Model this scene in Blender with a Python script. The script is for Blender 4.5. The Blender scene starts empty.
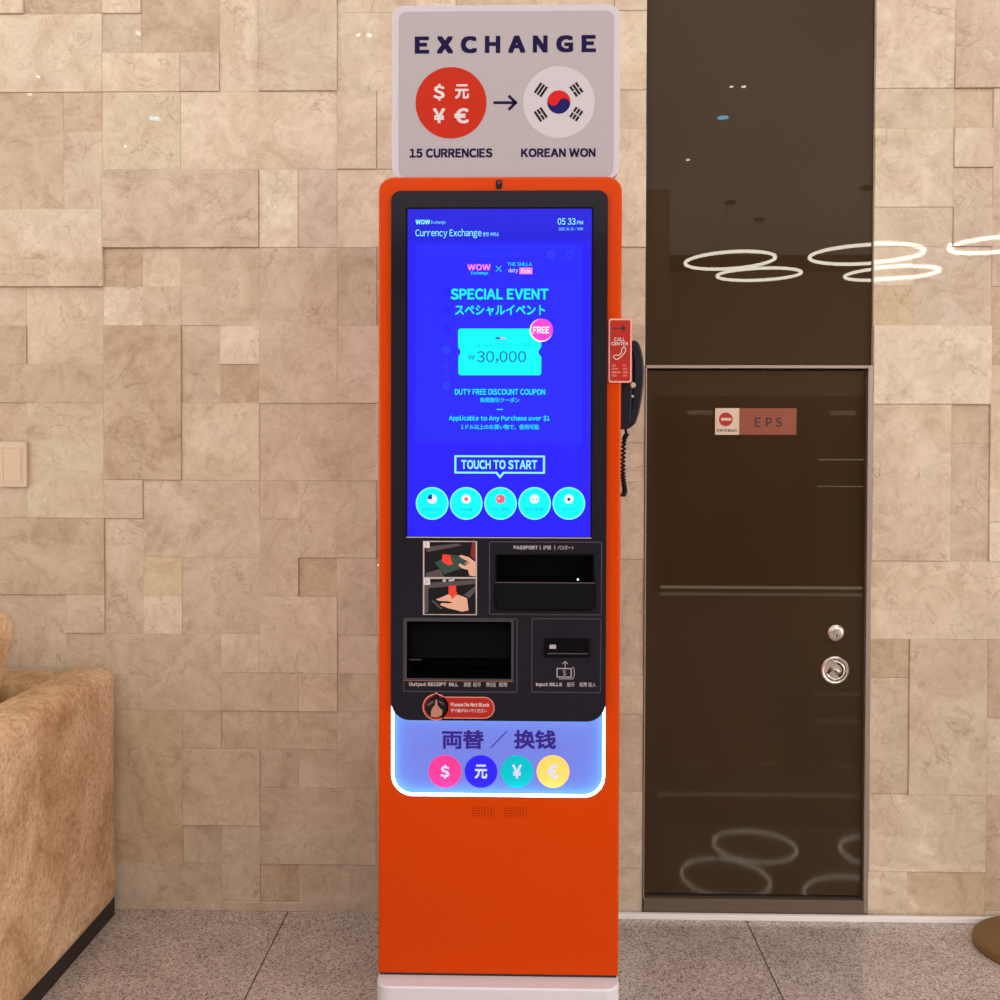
import bpy, bmesh, math, random
from math import sin, cos, pi, radians, tan, sqrt
from mathutils import Vector, Matrix, noise

random.seed(7)
SC = bpy.context.scene
COL = SC.collection

# ------------------------------------------------------------------ camera
CAM_H = 1.40
YAW, PITCH, ROLL, SHIFT = radians(1.2), radians(1.04), 0.0027, -0.0405
cd = bpy.data.cameras.new('camera'); cd.sensor_width = 36; cd.lens = 36; cd.shift_y = SHIFT
cd.clip_start = 0.05
cam = bpy.data.objects.new('camera', cd); COL.objects.link(cam)
cam.location = (0, 0, CAM_H); cam.rotation_euler = (Matrix.Rotation(YAW, 3, 'Z') @ Matrix.Rotation(pi/2 - PITCH, 3, 'X') @ Matrix.Rotation(ROLL, 3, 'Z')).to_euler()
SC.camera = cam

# ------------------------------------------------------------------ world, light, exposure
w = bpy.data.worlds.new('world'); SC.world = w; w.use_nodes = True
w.node_tree.nodes['Background'].inputs[0].default_value = (1.0, 0.92, 0.84, 1)
w.node_tree.nodes['Background'].inputs[1].default_value = 2.9
SC.view_settings.view_transform = 'Standard'
SC.view_settings.look = 'None'
SC.view_settings.gamma = 1
SC.view_settings.use_curve_mapping = False
SC.view_settings.exposure = 0.45

def area(name, loc, sx, sy, power, col, target=None):
    l = bpy.data.lights.new(name, 'AREA'); l.shape = 'RECTANGLE'; l.size = sx; l.size_y = sy
    l.energy = power; l.color = col
    o = bpy.data.objects.new(name, l); COL.objects.link(o); o.location = loc
    if target is not None:
        o.rotation_euler = (Vector(target) - Vector(loc)).to_track_quat('-Z', 'Y').to_euler()
    return o
area('ceiling_light_wash', (0.0, 2.25, 3.9), 7.0, 0.3, 14, (1.0, 0.90, 0.78))
area('fill_light_front', (0.0, 1.25, 3.9), 7.0, 0.5, 22, (1.0, 0.93, 0.85), (0.0, 2.9, 0.2))  # added fill for the kiosk front and wall, not a real fitting
area('fill_light_hall', (0.0, -4.0, 3.998), 13.0, 8.2, 370, (1.0, 0.92, 0.83))  # added soft fill spread under the ceiling to even out the wall

# ------------------------------------------------------------------ geometry of the view, used only to turn
# measured directions into points on known planes
_R = cam.rotation_euler.to_matrix()
def P(px, py, Y):
    d = _R @ Vector(((px - 500) / 1000, (500 - py) / 1000 + SHIFT, -1))
    t = Y / d.y
    return d.x * t, CAM_H + d.z * t
D = 3.0
for _ in range(40):
    D += P(500, 914.3, D)[1] * 2.0
YK = 2.292                       # front of the kiosk

# ------------------------------------------------------------------ materials
def mat(name, col=(0.5, 0.5, 0.5), rough=0.5, metal=0.0, emit=None, es=0.0, spec=0.5, coat=0.0):
    m = bpy.data.materials.new(name); m.use_nodes = True
    b = m.node_tree.nodes['Principled BSDF']
    b.inputs['Base Color'].default_value = (*col, 1)
    b.inputs['Roughness'].default_value = rough
    b.inputs['Metallic'].default_value = metal
    b.inputs['Specular IOR Level'].default_value = spec
    b.inputs['Coat Weight'].default_value = coat
    if emit:
        b.inputs['Emission Color'].default_value = (*emit, 1)
        b.inputs['Emission Strength'].default_value = es
    return m
def s2l(r, g, b):
    f = lambda c: (c/255/12.92) if c/255 <= 0.04045 else ((c/255 + 0.055)/1.055)**2.4
    return (f(r), f(g), f(b))
class NT:
    def __init__(s, m): s.t = m.node_tree; s.n = s.t.nodes; s.l = s.t.links; s.b = s.n['Principled BSDF']
    def new(s, k, **kw):
        x = s.n.new(k)
        for a, v in kw.items(): setattr(x, a, v)
        return x
    def link(s, a, b): s.l.new(a, b)
    def noise(s, vec, scale, detail=4, rough=0.5, dist=0.0):
        x = s.new('ShaderNodeTexNoise'); x.inputs['Scale'].default_value = scale
        x.inputs['Detail'].default_value = detail; x.inputs['Roughness'].default_value = rough
        x.inputs['Distortion'].default_value = dist
        if vec is not None: s.link(vec, x.inputs['Vector'])
        return x.outputs['Fac']
    def ramp(s, fac, stops):
        x = s.new('ShaderNodeValToRGB'); e = x.color_ramp.elements
        while len(e) < len(stops): e.new(0.5)
        for q, (p, c) in zip(e, stops):
            q.position = p; q.color = (*c, 1) if len(c) == 3 else c
        s.link(fac, x.inputs[0]); return x.outputs[0]
    def mix(s, f, a, b, mode='MIX'):
        x = s.new('ShaderNodeMix', data_type='RGBA', blend_type=mode)
        if isinstance(f, float): x.inputs[0].default_value = f
        else: s.link(f, x.inputs[0])
        for v, i in ((a, 6), (b, 7)):
            if isinstance(v, tuple): x.inputs[i].default_value = (*v, 1)
            else: s.link(v, x.inputs[i])
        return x.outputs[2]
    def bump(s, h, strength=0.3, dist=0.01):
        x = s.new('ShaderNodeBump'); x.inputs['Strength'].default_value = strength
        x.inputs['Distance'].default_value = dist; s.link(h, x.inputs['Height'])
        s.link(x.outputs[0], s.b.inputs['Normal'])

def make_marble():
    m = mat('marble', rough=0.022, spec=0.3); n = NT(m)
    geo = n.new('ShaderNodeNewGeometry')
    seed = n.new('ShaderNodeAttribute', attribute_name='seed')
    tint = n.new('ShaderNodeAttribute', attribute_name='tint')
    sc = n.new('ShaderNodeVectorMath', operation='MULTIPLY'); n.link(seed.outputs['Color'], sc.inputs[0]); sc.inputs[1].default_value = (9, 9, 9)
    ad = n.new('ShaderNodeVectorMath', operation='ADD'); n.link(geo.outputs['Position'], ad.inputs[0]); n.link(sc.outputs[0], ad.inputs[1])
    v = ad.outputs[0]
    cloud = n.ramp(n.noise(v, 6.5, 8, 0.68, 1.0), [(0.28, (0.76, 0.70, 0.65)), (0.44, (0.93, 0.90, 0.87)), (0.58, (1.04, 1.04, 1.04)), (0.74, (1.15, 1.17, 1.19))])
    c = n.mix(1.0, tint.outputs['Color'], cloud, 'MULTIPLY')
    mot = n.ramp(n.noise(v, 19, 6, 0.7, 1.4), [(0.3, (0.85, 0.82, 0.79)), (0.5, (1, 1, 1)), (0.72, (1.06, 1.07, 1.08))])
    c = n.mix(1.0, c, mot, 'MULTIPLY')
    def veins(scale, wd, dist, lo, hi, amt, col, c):
        ve = n.ramp(n.noise(v, scale, 5, 0.55, dist), [(0.5-wd, (0, 0, 0)), (0.5, (1, 1, 1)), (0.5+wd, (0, 0, 0))])
        mk = n.ramp(n.noise(v, scale*1.3+1.7, 2), [(lo, (0, 0, 0)), (hi, (amt, amt, amt))])
        return n.mix(n.mix(1.0, ve, mk, 'MULTIPLY'), c, col)
    c = veins(4.2, 0.009, 0.8, 0.47, 0.6, 0.5, (0.28, 0.19, 0.13), c)
    c = veins(9.0, 0.012, 0.9, 0.44, 0.58, 0.42, (0.36, 0.25, 0.18), c)
    c = veins(6.4, 0.010, 1.0, 0.50, 0.64, 0.35, (0.80, 0.72, 0.62), c)
    n.link(c, n.b.inputs['Base Color'])
    return m
MARBLE = make_marble()

def make_granite():
    m = mat('granite', rough=0.04, spec=0.5); n = NT(m)
    geo = n.new('ShaderNodeNewGeometry'); v = geo.outputs['Position']
    vo = n.new('ShaderNodeTexVoronoi'); vo.inputs['Scale'].default_value = 240; n.link(v, vo.inputs['Vector'])
    sep = n.new('ShaderNodeSeparateColor'); n.link(vo.outputs['Color'], sep.inputs[0])
    c = n.ramp(sep.outputs[0], [(0.0, (0.20, 0.165, 0.16)), (0.16, (0.32, 0.27, 0.26)), (0.3, (0.43, 0.37, 0.355)), (0.62, (0.53, 0.465, 0.445)), (1.0, (0.66, 0.60, 0.58))])
    big = n.ramp(n.noise(v, 9, 4), [(0.3, (0.86, 0.84, 0.83)), (0.7, (1.08, 1.08, 1.08))])
    c = n.mix(1.0, c, big, 'MULTIPLY')
    sp = n.ramp(n.noise(v, 95, 2), [(0.31, (0.7, 0.7, 0.7)), (0.35, (0, 0, 0))])
    c = n.mix(sp, c, (0.14, 0.115, 0.10))
    n.link(c, n.b.inputs['Base Color'])
    return m
GRANITE = make_granite()

def make_suede(name, base, dark, light):
    m = mat(name, rough=0.7, spec=0.25); n = NT(m)
    tc = n.new('ShaderNodeNewGeometry'); v = tc.outputs['Position']
    c = n.ramp(n.noise(v, 5.0, 8, 0.7, 0.5), [(0.34, dark), (0.5, base), (0.66, light)])
    f = n.noise(v, 70, 6, 0.75)
    c = n.mix(1.0, c, n.ramp(f, [(0.32, (0.66, 0.60, 0.52)), (0.5, (1, 1, 1)), (0.68, (1.22, 1.24, 1.26))]), 'MULTIPLY')
    n.link(c, n.b.inputs['Base Color'])
    n.bump(n.mix(0.4, f, n.noise(v, 24, 6, 0.65)), 0.5, 0.012)
    return m
SOFA = make_suede('rough_tan_stone_fabric', (0.63, 0.43, 0.26), (0.43, 0.27, 0.14), (0.74, 0.58, 0.40))

def brown_glass(name):
    m = mat(name, col=s2l(66, 46, 30), rough=0.008, spec=0.2); n = NT(m)
    v = n.new('ShaderNodeNewGeometry').outputs['Position']
    c = n.ramp(n.noise(v, 2.0, 2), [(0.3, s2l(57, 43, 28)), (0.7, s2l(62, 47, 31))])
    n.link(c, n.b.inputs['Base Color']); return m
GLASS = brown_glass('brown_back_painted_glass')
METAL = mat('brushed_frame_metal', s2l(160, 146, 140), 0.4, 0.6)
DARKM = mat('dark_gap', (0.012, 0.009, 0.007), 0.6)
THRESH = mat('worn_threshold_metal', s2l(110, 96, 86), 0.45, 0.4)
CHROME = mat('satin_chrome', (0.62, 0.58, 0.55), 0.25, 0.9)
CHROME2 = mat('polished_chrome', (0.8, 0.78, 0.74), 0.12, 1.0)
ORANGE = mat('glossy_orange_paint', (0.60, 0.05, 0.0), 0.2, spec=0.12)
FASCIA = mat('black_glass', s2l(24, 23, 35), 0.12, spec=0.18)
FASLINE = mat('grey_outline', s2l(54, 51, 59), 0.5)
RECESS = mat('matt_black', (0.0015, 0.0015, 0.004), 0.5, spec=0.08)
WHITE = mat('white_paint', (0.68, 0.67, 0.76), 0.35)
ACRYL = mat('white_acrylic', (0.54, 0.51, 0.60), 0.25)
HPRINT = mat('pale_grey_print', (0.39, 0.355, 0.405), 0.3)
NAVY = mat('navy_ink', (0.008, 0.004, 0.05), 0.5, spec=0.12)
REDOR = mat('red_orange_ink', s2l(184, 42, 22), 0.4, spec=0.12)
WINK = mat('white_ink', (0.68, 0.62, 0.66), 0.45, spec=0.12)
FLAGR = mat('flag_red', s2l(200, 30, 34), 0.45, spec=0.12)
FLAGB = mat('flag_blue', s2l(24, 20, 96), 0.45, spec=0.12)
BLACK = mat('black_ink', (0.012, 0.012, 0.014), 0.5, spec=0.12)
PHONE = mat('navy_black_plastic', (0.006, 0.007, 0.018), 0.35, spec=.2)
BRONZE = mat('brown_bronze', s2l(128, 100, 62), 0.4, 0.4)
BASEB = mat('white_skirting', (0.86, 0.85, 0.90), 0.4)
PLATE = mat('beige_plastic', s2l(205, 184, 160), 0.35)
PLATE2 = mat('beige_plastic_light', s2l(214, 195, 172), 0.3)
def glow(name, c, s=1.0, base=(0.004, 0.004, 0.004), rough=0.12):
    return mat(name, base, rough, emit=c, es=s*0.79, spec=0.15)
SCR = glow('screen_blue', s2l(38, 30, 255), 0.92)
SCRH = glow('screen_header_blue', s2l(30, 28, 224), 0.95)
SCRP = glow('screen_panel_blue', s2l(40, 40, 255), .95)
SCRG = glow('screen_ghost_blue', s2l(42, 60, 255), 1.0)
CYAN = glow('screen_cyan', (0.0, 0.88, 1.0), 1.05)
LCYAN = glow('screen_light_cyan', (0.25, 0.85, 1.0), 1.05)
CYAND = glow('screen_teal', (0.0, 0.42, 0.62), 1.0)
SNAVY = glow('screen_navy', (0.01, 0.04, 0.36), 1.0)
SPINK = glow('screen_pink', (1.0, 0.06, 0.62), 1.05)
SLPINK = glow('screen_light_pink', (1.0, 0.22, 0.75), 1.0)
SRED = glow('screen_red', (0.95, 0.12, 0.2), 1.0)
SWHITE = glow('screen_white', (0.85, 0.97, 1.0), 1.0)
LBOX = glow('backlit_periwinkle', s2l(134, 98, 228), 0.74, base=(0.0, 0.14, 0.20), rough=0.5)
LED = glow('led_white', (0.70, 0.88, 1.0), 8.5)
C_PINK = glow('backlit_pink', s2l(236, 50, 128), 0.5, base=s2l(236, 50, 128), rough=0.4)
C_BLUE = glow('backlit_blue', s2l(40, 26, 220), 0.8, base=s2l(30, 20, 200), rough=0.4)
C_TEAL = glow('backlit_teal', s2l(0, 160, 182), 0.5, base=s2l(0, 160, 170), rough=0.4)
C_AMBR = glow('backlit_amber', s2l(255, 186, 90), 0.5, base=s2l(255, 180, 90), rough=0.4)
C_TEXT = glow('backlit_lilac', s2l(170, 190, 240), 0.5, base=s2l(170, 180, 230), rough=0.4)
C_NAVY = glow('backlit_navy_ink', (0.03, 0.012, 0.20), 0.8, base=(0.01, 0.006, 0.06), rough=.5)
TEXTG = mat('pale_grey_ink', s2l(178, 170, 180), 0.5)
STK_R = mat('sticker_red', s2l(168, 38, 32), 0.4, spec=.2)
STK_P = mat('sticker_pale_line', s2l(238, 150, 140), 0.4)
SALMON = mat('salmon_plate', s2l(146, 86, 70), 0.3, spec=.2)
SIGNW = mat('sign_white', s2l(214, 200, 186), 0.35)
SIGNR = mat('sign_red', s2l(176, 26, 30), 0.4)
SKIN = mat('printed_skin', s2l(216, 168, 148), 0.5)
SKIN2 = mat('printed_skin_fold', s2l(176, 120, 104), 0.5)
PGREEN = mat('printed_green', s2l(30, 66, 60), 0.5)
PGREY = mat('printed_grey', s2l(74, 66, 72), 0.5)
PDARK = mat('printed_dark', s2l(14, 11, 20), 0.5, spec=.2)
PRED = mat('printed_red', s2l(226, 52, 28), 0.5)
PCRIM = mat('printed_crimson', s2l(126, 18, 34), 0.5)
CEILM = mat('dark_ceiling', s2l(70, 54, 40), 0.8)
WALLD = mat('tan_far_wall', (0.55, 0.46, 0.36), 0.7)
SHOPW = mat('dark_wood', s2l(44, 30, 20), 0.4)
WARM = glow('warm_led', (1.0, 0.86, 0.62), 5.0)
RINGM = glow('ring_lamp_white', (1.0, 0.92, 0.75), 40.0)
DOTW = glow('downlight_white', (1.0, 0.95, 0.85), 36.0)
DOTC = glow('downlight_cyan', (0.25, 0.75, 1.0), 20.0)
GOODS = mat('dull_carton', s2l(120, 96, 70), 0.6)

# ------------------------------------------------------------------ mesh builder
class MB:
    def __init__(s): s.v = []; s.f = []; s.m = []; s.mats = []; s.smooth = []
    def mi(s, m):
        if m not in s.mats: s.mats.append(m)
        return s.mats.index(m)
    def add(s, vs, fs, m, smooth=False):
        b = len(s.v); s.v += [tuple(v) for v in vs]; k = s.mi(m)
        for f in fs: s.f.append([b + i for i in f]); s.m.append(k); s.smooth.append(smooth)
        return s
    def box(s, x0, x1, y0, y1, z0, z1, m, bev=0.0):
        if bev:
            bm = bmesh.new(); bmesh.ops.create_cube(bm, size=1)
            for v in bm.verts:
                v.co = Vector(((x0+x1)/2 + v.co.x*(x1-x0), (y0+y1)/2 + v.co.y*(y1-y0), (z0+z1)/2 + v.co.z*(z1-z0)))
            bmesh.ops.bevel(bm, geom=bm.edges[:], offset=bev, segments=2, profile=0.5, affect='EDGES')
            s.bm(bm, m); return s
        vs = [(x, y, z) for x in (x0, x1) for y in (y0, y1) for z in (z0, z1)]
        return s.add(vs, [(0,1,3,2), (4,6,7,5), (0,4,5,1), (2,3,7,6), (0,2,6,4), (1,5,7,3)], m)
    def bm(s, bm, m, smooth=False):
        bm.verts.ensure_lookup_table(); bm.verts.index_update()
        s.add([v.co for v in bm.verts], [[v.index for v in f.verts] for f in bm.faces], m, smooth); bm.free()
    def prism(s, pts, y0, y1, m, side=None):
        """pts in xz (any winding), front at y0, back at y1"""
        a = sum(pts[i][0]*pts[(i+1) % len(pts)][1] - pts[(i+1) % len(pts)][0]*pts[i][1] for i in range(len(pts)))
        if a < 0: pts = pts[::-1]
        n = len(pts)
        s.add([(x, y0, z) for x, z in pts], [list(range(n))], m)
        if y1 != y0:
            vs = [(x, y0, z) for x, z in pts] + [(x, y1, z) for x, z in pts]
            s.add(vs, [(i, i+n, (i+1) % n+n, (i+1) % n) for i in range(n)], side or m)
            s.add([(x, y1, z) for x, z in pts], [list(range(n))[::-1]], side or m)
        return s
    def frame(s, outer, inner, y0, y1, m):
        """ring between two loops with equal counts"""
        n = len(outer)
        if y1 == y0: y1 = y0 + .0002
        vs = [(x, y0, z) for x, z in outer] + [(x, y0, z) for x, z in inner] + [(x, y1, z) for x, z in outer] + [(x, y1, z) for x, z in inner]
        fs = []
        for i in range(n):
            j = (i+1) % n
            fs += [(i, j, n+j, n+i), (2*n+j, 2*n+i, 3*n+i, 3*n+j), (j, i, 2*n+i, 2*n+j), (n+i, n+j, 3*n+j, 3*n+i)]
        return s.add(vs, fs, m)
    def tube(s, pts, r, m, n=8, closed=False):
        pts = [Vector(p) for p in pts]; N = len(pts); vs = []; fs = []
        up = None
        for i, p in enumerate(pts):
            if closed: t = pts[(i+1) % N] - pts[i-1]
            else: t = pts[min(i+1, N-1)] - pts[max(i-1, 0)]
            t.normalize()
            if up is None:
                up = t.orthogonal().normalized()
            up = (up - t*up.dot(t)).normalized(); q = t.cross(up)
            rr = r[i] if isinstance(r, (list, tuple)) else r
            vs += [p + (up*cos(2*pi*k/n) + q*sin(2*pi*k/n))*rr for k in range(n)]
        for i in range(N if closed else N-1):
            a, b = i*n, ((i+1) % N)*n
            fs += [(a+k, a+(k+1) % n, b+(k+1) % n, b+k) for k in range(n)]
        if not closed: fs += [list(range(n))[::-1], [(N-1)*n+k for k in range(n)]]
        return s.add(vs, fs, m, True)
    def lathe(s, prof, m, c=(0, 0, 0), axis='z', n=40):
        vs = []; N = len(prof)
        for k in range(n):
            a = 2*pi*k/n
            for r, h in prof:
                p = (r*cos(a), r*sin(a), h) if axis == 'z' else (r*cos(a), -h, r*sin(a))
                vs.append((p[0]+c[0], p[1]+c[1], p[2]+c[2]))
        fs = [(k*N+i, ((k+1) % n)*N+i, ((k+1) % n)*N+i+1, k*N+i+1) for k in range(n) for i in range(N-1)]
        return s.add(vs, fs, m, False)
    def rbox(s, x0, x1, y0, y1, z0, z1, r, m, n=14, amp=0.0, freq=6, seed=0, fn=None):
        bm = bmesh.new(); bmesh.ops.create_cube(bm, size=2)
        bmesh.ops.subdivide_edges(bm, edges=bm.edges[:], cuts=n, use_grid_fill=True)
        c = Vector(((x0+x1)/2, (y0+y1)/2, (z0+z1)/2)); h = Vector(((x1-x0)/2, (y1-y0)/2, (z1-z0)/2))
        for v in bm.verts:
            q = Vector([(abs(a)**0.6)*(1 if a > 0 else -1)*hh for a, hh in zip(v.co, h)])
            inn = Vector([max(-hh+r, min(hh-r, a)) for a, hh in zip(q, h)])
            d = q - inn
            nd = d.normalized() if d.length > 1e-7 else Vector((0, 0, 0))
            p = c + inn + nd*r
            if amp: p += nd*amp*noise.noise(p*freq + Vector((seed, seed*2, 0)))
            if fn: p = Vector(fn(p, c, h))
            v.co = p
        s.bm(bm, m, True); return s
    def build(s, name, parent=None, origin=(0, 0, 0)):
        me = bpy.data.meshes.new(name)
        o = Vector(origin)
        me.from_pydata([Vector(v) - o for v in s.v], [], s.f)
        for m in s.mats: me.materials.append(m)
        me.polygons.foreach_set('material_index', s.m)
        me.polygons.foreach_set('use_smooth', s.smooth)
        me.update()
        ob = bpy.data.objects.new(name, me); COL.objects.link(ob)
        if parent is not None: ob.parent = parent
        else: ob.location = o
        return ob

_fc = bpy.data.curves.new('font_source', 'FONT'); _fo = bpy.data.objects.new('font_source', _fc); COL.objects.link(_fo)
_gc = {}
def glyph(ch):
    """outline of one character as drawn by Blender's own built-in lettering"""
    if ch in _gc: return _gc[ch]
    if ch == '\u20ac':
        vs, fs = glyph('C'); vs = list(vs); fs = list(fs); x0 = min(v[0] for v in vs); zc = (min(v[1] for v in vs)+max(v[1] for v in vs))/2
        for z in (zc-.085, zc+.03):
            for a, b in ((x0-.085, x0+.004), (x0+.10, x0+.43)):
                k = len(vs); vs += [(a, z), (b, z), (b, z+.06), (a, z+.06)]; fs.append([k, k+1, k+2, k+3])
        _gc[ch] = (vs, fs); return _gc[ch]
    if ch == 'I':
        hv = [v[1] for v in glyph('H')[0]]; _gc[ch] = ([(0, min(hv)), (.085, min(hv)), (.085, max(hv)), (0, max(hv))], [[0, 1, 2, 3]]); return _gc[ch]
    c = {'\u00a5': '\uffe5', '\u20a9': '\uffe6'}.get(ch, chr(ord(ch)+0xFEE0) if 0x21 <= ord(ch) <= 0x7e else ch)
    _fc.body = c; _fc.resolution_u = 3
    bpy.context.view_layer.update()
    me = bpy.data.meshes.new_from_object(_fo.evaluated_get(bpy.context.evaluated_depsgraph_get()))
    r = ([(v.co.x, v.co.y) for v in me.vertices], [list(p.vertices) for p in me.polygons])
    bpy.data.meshes.remove(me); _gc[ch] = r; return r
def add_text(mb, body, box, Y, m, bold=0.0, track=0.085):
    """box = (x0, z0, x1, z1) in metres on the plane Y"""
    V = []; F = []; cur = 0.0
    for ch in body:
        if ch == ' ': cur += 0.26; continue
        vs, fs = glyph(ch)
        if ord(ch) < 0x250 or ch in '\u20ac\u20a9':
            lo = min(v[0] for v in vs); wd = max(v[0] for v in vs)-lo; k = 0.93; dx = cur-lo*k; adv = wd*k+track+bold
        else: k = 1.0; dx = cur; adv = 0.98
        b = len(V); V += [(v[0]*k+dx, v[1]) for v in vs]; F += [[b+i for i in f] for f in fs]; cur += adv
    cp = [(0, 0)] + ([(bold*i, bold*j) for i in (-1, 0, 1) for j in (-1, 0, 1) if i or j] if bold > .02 else [(bold*i, bold*j) for i in (-1, 1) for j in (-1, 1)] if bold > .006 else [])
    a0 = min(v[0] for v in V)-bold; a1 = max(v[0] for v in V)+bold; b0 = min(v[1] for v in V)-bold; b1 = max(v[1] for v in V)+bold
    x0, z0, x1, z1 = box
    sx = (x1-x0)/(a1-a0); sz = (z1-z0)/(b1-b0)
    for i, (ox, oy) in enumerate(cp):
        mb.add([(x0 + (v[0]+ox-a0)*sx, Y + i*0.00004, z0 + (v[1]+oy-b0)*sz) for v in V], F, m)

# pixel-measured helpers for one plane
def bx(x0, y0, x1, y1, Y):
    xc, yc = (x0+x1)/2, (y0+y1)/2
    return P(x0, yc, Y)[0], P(xc, y1, Y)[1], P(x1, yc, Y)[0], P(xc, y0, Y)[1]
def rr(b, r, n=6, corners=(1, 1, 1, 1)):
    """rounded rectangle loop of box b=(x0,z0,x1,z1); corners: bl, br, tr, tl"""
    x0, z0, x1, z1 = b; out = []
    for k, (cx, cz, a0) in enumerate(((x0+r, z0+r, pi), (x1-r, z0+r, 1.5*pi), (x1-r, z1-r, 0), (x0+r, z1-r, pi/2))):
        rad = r if corners[k] else 0.0005
        ccx = x0+rad if k in (0, 3) else x1-rad; ccz = z0+rad if k in (0, 1) else z1-rad
        for i in range(n+1):
            a = a0 + (pi/2)*i/n
            out.append((ccx + rad*cos(a), ccz + rad*sin(a)))
    return out
def circ(cx, cz, r, n=40, a0=0, a1=2*pi): return [(cx + r*cos(a0+(a1-a0)*i/n), cz + r*sin(a0+(a1-a0)*i/n)) for i in range(n)]
def px(pts, Y): return [P(x, y, Y) for x, y in pts]
def pcirc(x, y, r, Y, n=40):
    cx, cz = P(x, y, Y); rad = (P(x+r, y, Y)[0] - P(x-r, y, Y)[0])/2
    return circ(cx, cz, rad, n)
def line(mb, p, q, wd, Y, m):
    p = Vector(p); q = Vector(q); d = (q-p).normalized(); nn = Vector((-d.y, d.x))*wd/2
    mb.prism([tuple(p+nn), tuple(p-nn), tuple(q-nn), tuple(q+nn)], Y, Y, m)

def tag(o, label=None, cat=None, group=None, kind=None):
    for k, v in (('label', label), ('category', cat), ('group', group), ('kind', kind)):
        if v: o[k] = v
    return o
def empty(name, loc, label, cat, group=None):
    o = bpy.data.objects.new(name, None); COL.objects.link(o); o.location = loc; o.empty_display_size = 0.1
    return tag(o, label, cat, group)
def struct(o): o['kind'] = 'structure'; return o

# ================================================================== STRUCTURE
# ---- back wall of projecting marble slabs
T = {'n': (0.58, 0.492, 0.40), 'l': (0.63, 0.54, 0.44), 'L': (0.70, 0.625, 0.53), 'b': (0.52, 0.415, 0.315),
     'y': (0.58, 0.48, 0.35), 'g': (0.585, 0.51, 0.395), 'p': (0.60, 0.51, 0.44), 's': (0.54, 0.45, 0.375)}
XL0 = P(26.4, 400, D)[0]; ML = (P(376.5, 400, D)[0] - XL0)/9
XR0 = P(873, 350, D)[0]; MR = (P(991, 350, D)[0] - XR0)/3
Z0 = P(250, 13, D)[1]; MZ = (Z0 - P(250, 902, D)[1])/23
XO0 = P(645.2, 340, D)[0]; XO1 = XR0
left = """-13 -64 26 13 3 l|26 -64 104 13 1 b|104 -64 143 13 2 l|-13 13 104 93 1.5 l|104 13 143 52 1 n|104 52 182 93 1.6 l|143 -25 221 52 1 b
182 52 221 93 2 n|221 -25 260 93 1 l|260 -25 337 93 2.2 n|337 -64 415 13 1 l|337 13 415 93 1 n|-13 93 65 210 .9 b|65 93 104 130 .9 b|65 130 104 210 1 n
104 93 182 171 1.3 g|182 93 337 171 1 l|337 93 376 171 2 n|376 93 415 171 1.4 n|104 171 260 250 2.6 n|260 171 299 250 1.5 L|299 171 337 250 1.2 p|337 171 415 250 1 l
-13 210 104 288 2.4 l|104 250 143 288 .2 b|104 288 143 327 .5 L|143 250 182 288 .3 l|143 288 182 327 1 n|182 250 260 327 .9 n|260 250 337 404 1 n|337 250 376 327 .9 s|337 327 415 404 1.1 p
-13 288 26 327 .2 n|26 288 104 366 .2 n|-13 327 26 366 1 b|-13 366 104 404 1 b|104 327 182 481 1.5 b|182 327 221 404 .4 n|221 327 260 366 1 L|221 366 260 404 .5 b|182 404 260 481 .7 l
-13 404 26 442 .2 b|26 404 104 519 1.1 g|104 481 143 519 1.4 n|-13 481 26 519 .4 n|-13 442 26 481 .3 n|260 404 376 481 .3 n|143 481 260 558 .5 n|260 481 299 519 .4 n|260 519 299 596 1 n|299 481 376 558 1.4 n
299 558 337 596 .2 b|337 558 376 635 1 s|-13 519 104 596 1.5 b|104 519 143 635 .4 n|143 558 182 596 .9 y|143 596 182 635 1 L|182 558 260 635 .8 n|260 596 337 673 1.4 l
-13 596 65 712 .4 n|65 596 104 635 1.4 n|65 635 104 712 .4 n|104 635 221 712 1 n|221 635 260 673 1.2 l|221 673 299 712 1.2 n|299 673 337 712 1.5 l|337 635 376 673 .5 p|337 673 376 712 .8 n
104 712 182 864 1 y|182 712 221 750 .8 n|221 712 337 750 .2 n|337 712 376 788 .6 n|182 750 260 826 1.5 n|260 750 299 788 .4 n|299 750 337 788 .6 n|260 788 376 864 1.4 n|182 826 221 864 .3 n|221 826 260 902 .8 n
104 864 221 902 .8 n|260 864 299 902 .2 b|299 864 376 902 .7 n|104 902 221 940 .8 n|221 902 299 940 1.1 n|299 902 376 940 .9 n
611 -64 650 13 1.6 n|611 13 650 93 1 l|611 93 650 132 .6 n|611 132 650 250 1.8 l|611 250 650 327 .7 l|611 327 650 442 1.2 n|611 442 650 481 .8 l|611 481 650 558 1.2 l|611 558 650 673 .8 n|611 673 650 712 1.4 n|611 712 650 788 1 n|611 788 650 864 1.3 l|611 864 650 940 .9 n"""
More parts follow.
